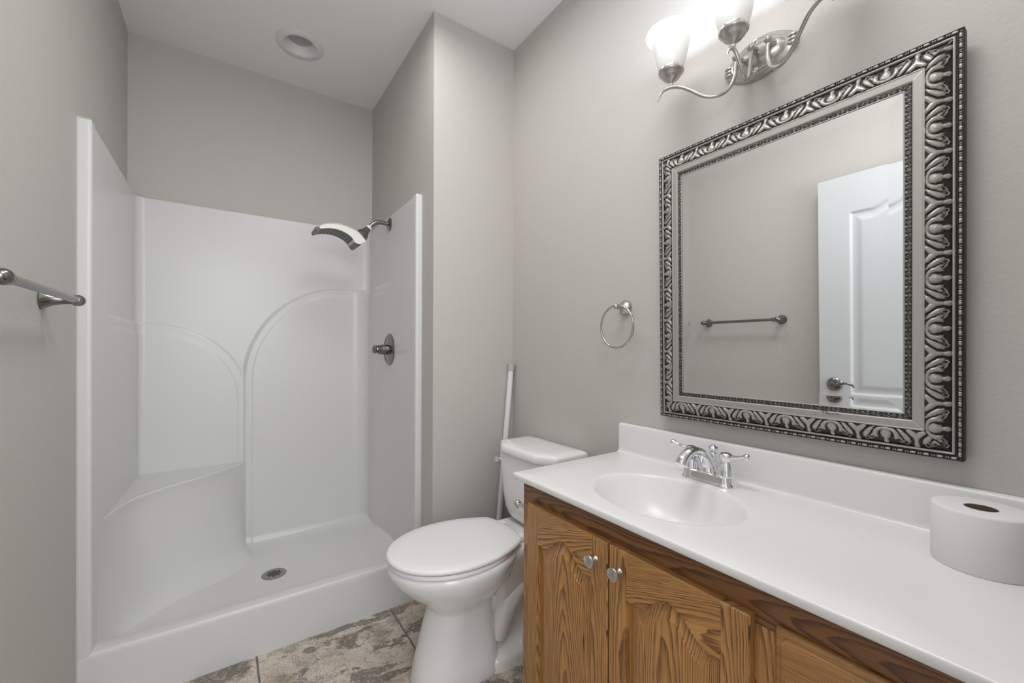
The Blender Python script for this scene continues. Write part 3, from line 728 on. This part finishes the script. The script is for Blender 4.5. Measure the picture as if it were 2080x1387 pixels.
# ------------------------------------------------------------------ countertop with moulded basin
ZC = .8278
XCF, YCL = .7195, 1.0372
def build_counter():
    t = thing('countertop', 'white cultured marble vanity top with oval basin and backsplash', 'countertop', (.97, .5, .81))
    cx, cy, ax, ay = .934, .658, .157, .201
    x0, x1, y0, y1 = XCF+.004, 1.202, YFR+.003, YCL-.004
    angs = sorted(set([2*math.pi*k/120 for k in range(120)]+[math.atan2(y-cy, x-cx) % (2*math.pi) for x in (x0, x1) for y in (y0, y1)]))
    def ell(s, z): return [(cx+ax*s*math.cos(a), cy+ay*s*math.sin(a), z) for a in par]
    par = [math.atan2(math.sin(a)/ay, math.cos(a)/ax) for a in angs]      # same direction from the centre
    def rect(inset, z):
        out = []
        for a in angs:
            c, s = math.cos(a), math.sin(a)
            k = min(((x1-inset[1]-cx)/c if c > 1e-9 else 1e9), ((x0+inset[0]-cx)/c if c < -1e-9 else 1e9), ((y1-inset[2]-cy)/s if s > 1e-9 else 1e9), ((y0-cy)/s if s < -1e-9 else 1e9))
            out.append((cx+c*k, cy+s*k, z))
        return out
    rings = [ell(.03, ZC-.122), ell(.2, ZC-.121), ell(.4, ZC-.114), ell(.55, ZC-.101), ell(.68, ZC-.080), ell(.78, ZC-.058), ell(.86, ZC-.036), ell(.92, ZC-.018), ell(.955, ZC-.008), ell(.975, ZC-.0035), ell(.99, ZC-.001), ell(1.005, ZC), ell(1.06, ZC+.0002)]
    out_ = rect((0, 0, 0), ZC); inn = rings[-1]
    mid = [tuple(inn[i][k]*.5+out_[i][k]*.5 for k in range(3)) for i in range(len(angs))]
    rings += [mid, out_]
    def edge(o_, z):    # front and left edges move out by o_, the others stay
        r_ = []
        for (x, y, _) in out_:
            r_.append((x-(o_ if abs(x-x0) < 1e-6 else 0), y+(o_ if abs(y-y1) < 1e-6 else 0), z))
        return r_
    rings += [edge(.0018, ZC-.0005), edge(.0032, ZC-.0018), edge(.004, ZC-.0040), edge(.004, ZC-.0145), edge(.003, ZC-.0170), edge(.001, ZC-.0178)]
    m = MB().loft(rings, True, False)
    o = m.build('top_slab', marble, t, fix=True, angle=60)
    # backsplash with coved foot
    pr_ = [(1.217, ZC-.017), (1.187, ZC-.002), (1.189, ZC+.0002), (1.1945, ZC+.0014), (1.1978, ZC+.0045), (1.1995, ZC+.009), (1.2, ZC+.015), (1.2003, ZC+.096), (1.2015, ZC+.1005), (1.2045, ZC+.103), (1.2185, ZC+.1035), (1.2185, ZC-.017)]
    ya, yb = YFR+.003, YCL
    MB().loft([[(x, y, z) for x, z in pr_] for y in (ya, yb)]).build('backsplash', marble, t, angle=50)
    MB().lathe([(.022, -.002), (.023, .002), (.017, .003), (.014, -.002), (0, -.002)], (cx, cy, ZC-.121), (0, 0, 1), 28).build('basin_drain', chrome, t)
build_counter()

# ------------------------------------------------------------------ faucet
def build_faucet():
    fx, fy, z0 = 1.137, .655, ZC+.0004
    t = thing('faucet', 'chrome two-handle centerset faucet behind the basin', 'faucet', (fx, fy, z0))
    m = MB(); rings = []
    for hx, hy, z in ((.0300, .079, 0), (.0300, .079, .003), (.0275, .0765, .007), (.0262, .0745, .010), (.0255, .0735, .022), (.0245, .0720, .026), (.0215, .069, .028), (.015, .062, .0285)):
        r_ = []
        for k in range(48):
            a = 2*math.pi*k/48; c, s = math.cos(a), math.sin(a)
            yy = (hy-hx)*(1 if s > 0 else -1)*min(1, abs(s)*8)+hx*s
            r_.append((fx+hx*c, fy+yy, z0+z))
        rings.append(r_)
    m.loft(rings).build('base_plate', chrome, t)
    for s in (1, -1):
        y = fy+s*.0515; h = MB()
        h.lathe([(.0225, .026), (.0235, .029), (.0215, .034), (.0212, .040), (.0190, .050), (.0145, .062), (.0125, .067), (.0125, .070), (.0160, .075), (.0175, .081), (.0165, .087), (.0110, .091), (0, .0925)], (fx, y, z0), (0, 0, 1), 32)
        h.tube(catmull([(fx, y+s*.012, z0+.0805), (fx-.002, y+s*.028, z0+.083), (fx-.004, y+s*.044, z0+.0870), (fx-.005, y+s*.056, z0+.0900), (fx-.006, y+s*.0645, z0+.0915)]), [.0062-.0012*math.sin(min(1, q/14)*math.pi/2)+.0045*float(sstep(14, 26, q))*math.sqrt(max(0, 1-max(0, (q-25)/7.2)**2)) for q in range(33)], 20)
        h.build('handle', chrome, t, angle=75)
    sp = MB()
    sp.lathe([(.0235, .026), (.0245, .029), (.0225, .034), (.0205, .042), (.0185, .050)], (fx, fy, z0), (0, 0, 1), 32)
    pts = catmull([(fx+.002, fy, z0+.036), (fx-.012, fy, z0+.064), (fx-.038, fy, z0+.084), (fx-.070, fy, z0+.094), (fx-.100, fy, z0+.092), (fx-.122, fy, z0+.080), (fx-.131, fy, z0+.066)], 6)
    n = len(pts); rad = [.0195-.0065*min(1, i/(n*.42)) if i < n*.55 else .013+.0040*((i-n*.55)/(n*.45)) for i in range(n)]
    sp.tube(pts, rad, 24)
    sp.build('spout', chrome, t, angle=75)
    MB().lathe([(.0075, .03), (.0075, .070), (.0105, .073), (.0105, .077), (.0085, .079), (.0125, .084), (.0140, .090), (.0110, .0955), (.0045, .098), (.0035, .1005), (0, .101)], (fx+.026, fy, z0), (0, 0, 1), 24).build('lift_rod', chrome, t, angle=75)
build_faucet()

# ------------------------------------------------------------------ toilet roll and roll holder
def build_roll():
    c = (1.088, .1285); r = .0625; h = .101; z0 = ZC+.0004
    t = thing('toilet_paper_roll', 'full roll of white toilet paper standing on the counter', 'toilet paper', (*c, z0))
    m = MB(); rings = []
    prof = [(.0205, .002), (.0205, .099), (.0212, h), (.0575, h+.0006), (r-.0015, h-.0004), (r, h-.003), (r+.0003, h*.5), (r, .003), (r-.001, 0), (.0205, 0)]
    for rr_, hh in prof+[prof[0]]:
        rings.append([(c[0]+rr_*math.cos(2*math.pi*k/72), c[1]+rr_*math.sin(2*math.pi*k/72), z0+hh) for k in range(72)])
    m.loft(rings, False, False).build('tissue', tissue, t, angle=50)
    MB().lathe([(.0200, .001), (.0200, h-.0005)], (*c, z0), (0, 0, 1), 40).build('cardboard_core', card, t)
    core = t.children[-1].data
    bm = bmesh.new(); bm.from_mesh(core)
    top = [f for f in bm.faces if len(f.verts) > 10 and all(v.co.z > .05 for v in f.verts)]
    bmesh.ops.delete(bm, geom=top, context='FACES_ONLY'); bm.to_mesh(core); bm.free()
build_roll()
def build_holder():
    y0 = 1.010
    t = thing('toilet_paper_holder', 'small brushed nickel roll holder post on the left side of the vanity', 'toilet paper holder', (.79, y0, .712))
    MB().lathe([(.022, .0005), (.0225, .004), (.017, .010), (.009, .018), (.007, .055), (.007, .06)], (.768, y0, .709), (0, 1, 0), 24).build('mounting_post', knobm, t)
    m = MB().sphere((.768, y0+.066, .709), .0125, .012, .0125, 20)
    m.tube([(.768, y0+.066, .709), (.784, y0+.066, .699), (.815, y0+.066, .697)], [.006, .006, .006], 12)
    m.build('arm', knobm, t)
build_holder()

# ------------------------------------------------------------------ framed mirror
def build_mirror():
    Y0, Y1 = .2505, .7640; Z0, Z1 = 1.0720, 1.7450            # glass sight size
    t = thing('framed_mirror', 'large wall mirror in an ornate antique silver frame above the vanity', 'mirror', (XR-.002, .507, .99))
    lean = math.radians(1.05); org = Vector((XR-.002, .507, .985))
    # local frame: h = height off the wall (towards -X), tilted about the bottom edge
    def place(h, y, z):
        a = z-org.z; return (org.x-h*math.cos(lean)-a*math.sin(lean), y, org.z+a*math.cos(lean)-h*math.sin(lean)*0)
    base = np.array([[0, .0320], [1.0, .0335], [2.5, .0325], [3.0, .0305], [13.0, .0315], [13.4, .0300], [14.2, .0325], [15, .0340], [16.5, .0345], [30.5, .0345], [31.2, .0352], [32.6, .0355], [33.6, .0345], [34.2, .0315],
                     [36, .0335], [44, .0350], [52, .0335], [60, .0300], [66, .0260], [70, .0235], [70.4, .0228], [71.5, .0262], [73.2, .0272], [75, .0255], [75.8, .0225], [78.6, .0222], [79, .0240], [85.0, .0238], [85.4, .0250], [86.6, .0240], [86.8, .0205], [86.9, .0005]])
    base[:, 1] += .004
    # ---- ornament relief as strokes in millimetres (a along, b across), period 100
    def cap(a, b, p, q, r0, r1):
        ax, ay = p; bx, by = q; r0 *= 1.2; r1 *= 1.2; dx, dy = bx-ax, by-ay; L = dx*dx+dy*dy+1e-9
        u = np.clip(((a-ax)*dx+(b-ay)*dy)/L, 0, 1); d = np.hypot(a-ax-u*dx, b-ay-u*dy); r = r0+(r1-r0)*u
        return np.clip(1-(d/r)**2, 0, None)**.5*np.minimum(r/4.2, 1.15)
    def poly(a, b, pts, rad):
        h = np.zeros_like(a)
        for i in range(len(pts)-1): h = np.maximum(h, cap(a, b, pts[i], pts[i+1], rad[i], rad[i+1]))
        return h
    def cell(a, b):
        a = np.abs((a+50) % 100-50)
        h = poly(a, b*1.0, [(0, 14), (0, 17)], [9.2, 8.2])*.8
        h = np.maximum(h, poly(a, b, [(0, 17), (0, 25), (0, 31)], [7.0, 3.4, 4.6]))
        h = np.maximum(h, poly(a, b, [(0, 2.6), (7, 3.4), (13, 6), (17, 11), (18.5, 16), (17, 21), (14.5, 25)], [2.6, 2.8, 3.4, 4.2, 4.4, 3.6, 1.8]))
        h = np.maximum(h, poly(a, b, [(22, 19), (25, 22)], [3.6, 3.2])*.75)
        h = np.maximum(h, poly(a, b, [(19, 25), (25, 30), (30, 30.5), (33, 33), (37, 31), (35, 25.5)], [1.3, 1.4, 1.4, 1.4, 1.4, 1.2])*1.6)
        h = np.maximum(h, poly(a, b, [(27, 27), (31, 26)], [3.4, 3.2])*.45)
        h = np.maximum(h, poly(a, b, [(20, 1.5), (26, 7), (31.5, 14), (35.5, 20), (38.5, 25)], [2.0, 3.6, 4.6, 4.8, 3.0]))
        h = np.maximum(h, poly(a, b, [(50, 33), (50, 26), (50, 15)], [4.6, 3.2, 4.6]))
        h = np.maximum(h, poly(a, b, [(50, 15), (45, 9), (38, 3), (34, .5)], [4.6, 5.2, 4.0, 2.4]))
        h = np.maximum(h, poly(a, b, [(44, 30), (46, 28)], [2.2, 2.0])*.4)
        return np.clip(h, 0, 1.15)
    def inner(a, b):   # small leaf-and-dart strip, b 0..10
        a2 = np.abs((a+9) % 18-9)
        h = poly(a2, b, [(0, 1.5), (0, 4.5)], [2.4, 1.6])
        h = np.maximum(h, poly(a2, b, [(0, 9.4), (2.6, 6.6), (4.5, 6.0)], [1.2, 1.3, .9])*1.5)
        h = np.maximum(h, poly(a2, b, [(5.5, 3.2), (7.5, 5.2), (6.2, 8.2)], [1.1, 1.3, 1.0])*1.4)
        h = np.maximum(h, poly(a2, b, [(9, 1.6), (9, 3.0)], [1.8, 1.4])*1.1)
        h = np.maximum(h, poly(a2, b, [(9, 6.0), (9, 9.0)], [.9, 1.3])*1.3)
        return np.clip(h, 0, 1)
    def beads(a, b):   # long bead then two rings, b 0..6
        p = a % 20; h = np.zeros_like(a)
        u = np.abs(p-6.2); h = np.sqrt(np.clip(1-(u/5.2)**2.6, 0, 1))*np.sqrt(np.clip(1-((b-3)/2.9)**2, 0, 1))
        for c in (13.6, 17.0): h = np.maximum(h, np.sqrt(np.clip(1-((p-c)/1.3)**2, 0, 1))*np.sqrt(np.clip(1-((b-3)/2.6)**2, 0, 1)))
        return h
    rr = np.unique(np.round(np.concatenate([base[:, 0], np.arange(3, 13, .7), np.arange(17, 30, 1.5), np.arange(34.2, 70.4, .62), np.arange(79, 85, .6)]), 3))
    hb = np.interp(rr, base[:, 0], base[:, 1])
    def rail(side):
        L = (Y1-Y0 if side in 'tb' else Z1-Z0)*1000
        n = int((L+175)/.9); s = np.linspace(-87, L+87, n)
        S, R = np.meshgrid(s, rr); Sc = np.clip(S, -R, L+R)
        ctr = L/2
        hgt = np.interp(R, base[:, 0], base[:, 1]); rel = np.full(R.shape, 1.0)
        m1 = (R >= 34.2) & (R <= 70.4); tt = np.clip((R-34.2)/36.2, 0, 1)
        hgt = np.where(m1, .0368+.0032*np.cos((tt-.22)*2.6)-.0085*tt**1.5, hgt)
        orn = cell((Sc-377)/1.006 if side in 'lr' else (Sc-320)/.975, (R-34.2)); hgt = hgt+np.where(m1, orn*.0044-.0016, 0); rel = np.where(m1, orn, rel)
        m2 = (R >= 3) & (R <= 13); inn = inner(Sc-ctr, R-3); hgt = hgt+np.where(m2, inn*.0020, 0); rel = np.where(m2, inn*.95, rel)
        m3 = (R >= 79) & (R <= 85); bd = beads(Sc, R-79); hgt = hgt+np.where(m3, bd*.0028-.0008, 0); rel = np.where(m3, bd, rel)
        rel = np.where((R > 75.4) & (R < 79), 0, rel); rel = np.where(R > 85.2, .0, rel); rel = np.where((R > 13) & (R < 14.1), .1, rel)
        rel = np.where((R > 33.4) & (R < 34.4), 0, rel); rel = np.where(R < 2.6, .55, rel)
        rel = np.where((R > 70.3) & (R < 71.2), .15, rel)
        # keep ornament clear of the mitre seam
        seam = np.minimum(Sc+R, L+R-Sc); rel = np.where(seam < .9, rel*.25, rel)
        r = R/1000; q = Sc/1000
        if side == 'b': y, z = Y0+q, Z0-r
        if side == 't': y, z = Y0+q, Z1+r
        if side == 'r': y, z = Y0-r, Z0+q
        if side == 'l': y, z = Y1+r, Z0+q
        a = z-org.z
        P = np.stack([org.x-hgt*math.cos(lean)-a*math.sin(lean), y, org.z+a*math.cos(lean)], -1)
        np_grid('frame_rail', P, None, t, attr=rel, angle=None, flip=side in 'tr')
        o = t.children[-1] if False else bpy.data.objects[ [k for k in ORIG if k.startswith('frame_rail')][-1] ]
        me = o.data
        for mm in (antique, silver, darkp): me.materials.append(mm)
        rc = (rr[:-1]+rr[1:])/2
        idx = np.where(((rc > 13.4) & (rc < 33.6)) | (rc < 3) | ((rc > 71.2) & (rc < 75.4)), 1, 0); idx = np.where(rc > 86.2, 2, idx)
        me.polygons.foreach_set('material_index', np.repeat(idx, n-1).astype(np.int32))
    for s in 'tblr': rail(s)
    # bevelled glass
    bw = .0235; g = .0345; rise = .00056
    e = .003
    def rect(i, h): return [place(h, Y0-e+i, Z0-e+i), place(h, Y1+e-i, Z0-e+i), place(h, Y1+e-i, Z1+e-i), place(h, Y0-e+i, Z1+e-i)]
    m = MB(); m.loft([rect(0, g-.006), rect(0, g+rise), rect(bw+e, g)], True, True)
    m.build('mirror_glass', glassm, t, smooth=False)
    # faint scribble on the lower flat of the frame
    sc = MB(); x_ = 0
    def stroke(pts, r=.0003):
        P = [place(.0387, .3955-u/1000, 1.0520+v/1000) for u, v in pts]; sc.tube(catmull(P, 4), r, 6)
    stroke([(0, 3), (2, 6), (6, 6.5), (3, 5), (3.5, 0), (5, -1)]); stroke([(0, 4.5), (5, 6.2), (9, 6.4)])
    stroke([(7, 0), (8, 3), (9, 1), (9.5, 5), (10.5, 6), (10, 0), (11.5, 1), (13, 5.5), (13, 0), (14.5, 3)])
    stroke([(15, 3), (16, 1), (17.5, 3.4), (16, -3), (14.5, -3.5), (18, 0)]); stroke([(19.5, 1), (21, 3), (22, .5), (20.5, 0), (23, 3.2), (23, 0)])
    stroke([(27, 5.5), (24.8, 4.5), (27, 2.2), (26, 0), (24.2, .4)]); stroke([(28, .4), (29.2, 2.6), (30, .2), (31, 3), (31.6, 0), (32.6, 4.8), (33, .2), (34, 2), (35.4, .4), (38, 0)])
    sc.build('scribble', ink, t)
build_mirror()

# ------------------------------------------------------------------ three-arm vanity light
def build_fixture():
    t = thing('vanity_light', 'brushed nickel three-arm wall light with frosted bell shades above the mirror', 'wall light', (XR, .553, 2.012))
    cy, cz = .5555, 2.012
    m = MB(); rings = []; n = 64
    for s, h in ((1, 0.0005), (1, .004), (.97, .009), (.93, .011), (.80, .016), (.77, .0185), (.74, .0180), (.72, .0200), (.60, .028), (.42, .034), (.2, .037), (.02, .0375)):
        r_ = []
        for k in range(n):
            a = 2*math.pi*k/n; c, d = math.cos(a), math.sin(a)
            sc_ = 1+.035*math.cos(4*a)*(s > .76)          # gently scalloped outline
            r_.append((XR-h, cy+.092*s*sc_*c, cz+.056*s*sc_*d))
        rings.append(r_)
    m.loft(rings)
    for s in (-1, 1):                                     # moulded shell at each tip
        for k in (-1, 0, 1): m.sphere((XR-.012, cy+s*.082, cz+k*.010), .008, .013, .006, 14)
    m.build('backplate', nickel, t)
    for s in (1, -1): MB().lathe([(.003, 0), (.003, .006), (.006, .008), (.0065, .012), (.004, .015), (0, .016)], (XR-.014, cy+.003, cz+s*.040), (-1, 0, 0), 16).build('finial_screw', chrome, t)
    A = [[(1.055, .7705, 1.9389), (1.057, .756, 1.9615), (1.065, .7352, 1.9681), (1.075, .7098, 1.9601), (1.087, .6834, 1.9409), (1.1, .6584, 1.919), (1.115, .6367, 1.9106), (1.13, .617, 1.9129), (1.145, .6031, 1.9288), (1.155, .5945, 1.9593), (1.162, .5950, 1.9937), (1.166, .5955, 2.0104)],
         [(1.040, .5544, 1.9465), (1.045, .5534, 1.9616), (1.055, .5512, 1.9706), (1.065, .5471, 1.9644), (1.077, .5444, 1.9438), (1.094, .5434, 1.9188), (1.115, .5450, 1.9094), (1.138, .5500, 1.9262), (1.155, .5530, 1.9700), (1.163, .5542, 2.0129)],
         [(1.05, .3342, 1.9396), (1.057, .349, 1.9600), (1.065, .3657, 1.9680), (1.08, .3906, 1.9619), (1.1, .4176, 1.9413), (1.12, .4459, 1.9201), (1.135, .4693, 1.9140), (1.145, .4916, 1.9233), (1.155, .507, 1.9449), (1.162, .514, 1.9811), (1.166, .5130, 2.0111)]]
    for pts in A:
        c = catmull(pts, 7); k = len(c); rad = [.0012+.0038*min(1, i/(k*.16)) for i in range(k)]
        MB().tube(c, rad, 14).build('arm', nickel, t)
        e = Vector(pts[-1])
        b = MB().sphere(tuple(e+Vector((-.004, 0, .004))), .0095, .0095, .0095, 20)
        b.lathe([(.0075, 0), (.0065, .012), (.011, .024)], tuple(e+Vector((-.002, 0, .004))), (1, 0, 0), 18)
        b.build('boss', nickel, t)
    cups = []
    for (x, y, z) in ((1.067, .7330, 1.969), (1.060, .5490, 1.970), (1.067, .3680, 1.969)):
        MB().lathe([(.0045, -.002), (.006, .004), (.0062, .008), (.0045, .012), (.008, .015), (.020, .022), (.027, .030), (.030, .037), (.0345, .040), (.0360, .045), (.0345, .050), (.028, .050)], (x, y, z), (0, 0, 1), 36).build('shade_holder', nickel, t)
        prof = [(.0300, .046), (.0335, .052), (.0370, .062), (.0405, .075), (.0440, .092), (.0468, .108), (.0500, .122), (.0560, .136), (.0640, .147), (.0710, .153), (.0700, .1545), (.0625, .149), (.0545, .138), (.0480, .124), (.0448, .108), (.0420, .092), (.0385, .075), (.035, .062), (.031, .052)]
        n_ = 56; P = np.array([[(x+r*math.cos(2*math.pi*k/n_), y+r*math.sin(2*math.pi*k/n_), z+h) for k in range(n_+1)] for r, h in prof])
        rel = np.array([[.07+.12*float(sstep(.055, .12, h))+1.0*float(sstep(.112, .150, h))**1.3]*(n_+1) for r, h in prof])
        np_grid('glass_shade', P, shade_m, t, attr=rel, angle=None)
        l = bpy.data.lights.new('bulb', 'POINT'); l.energy = BULB_POWER; l.shadow_soft_size = .028; l.color = (.64, .79, 1)
        lo = bpy.data.objects.new('bulb', l); COL.objects.link(lo); lo.parent = t; lo.location = Vector((x, y, z+.125))-ORIG[t.name]
build_fixture()
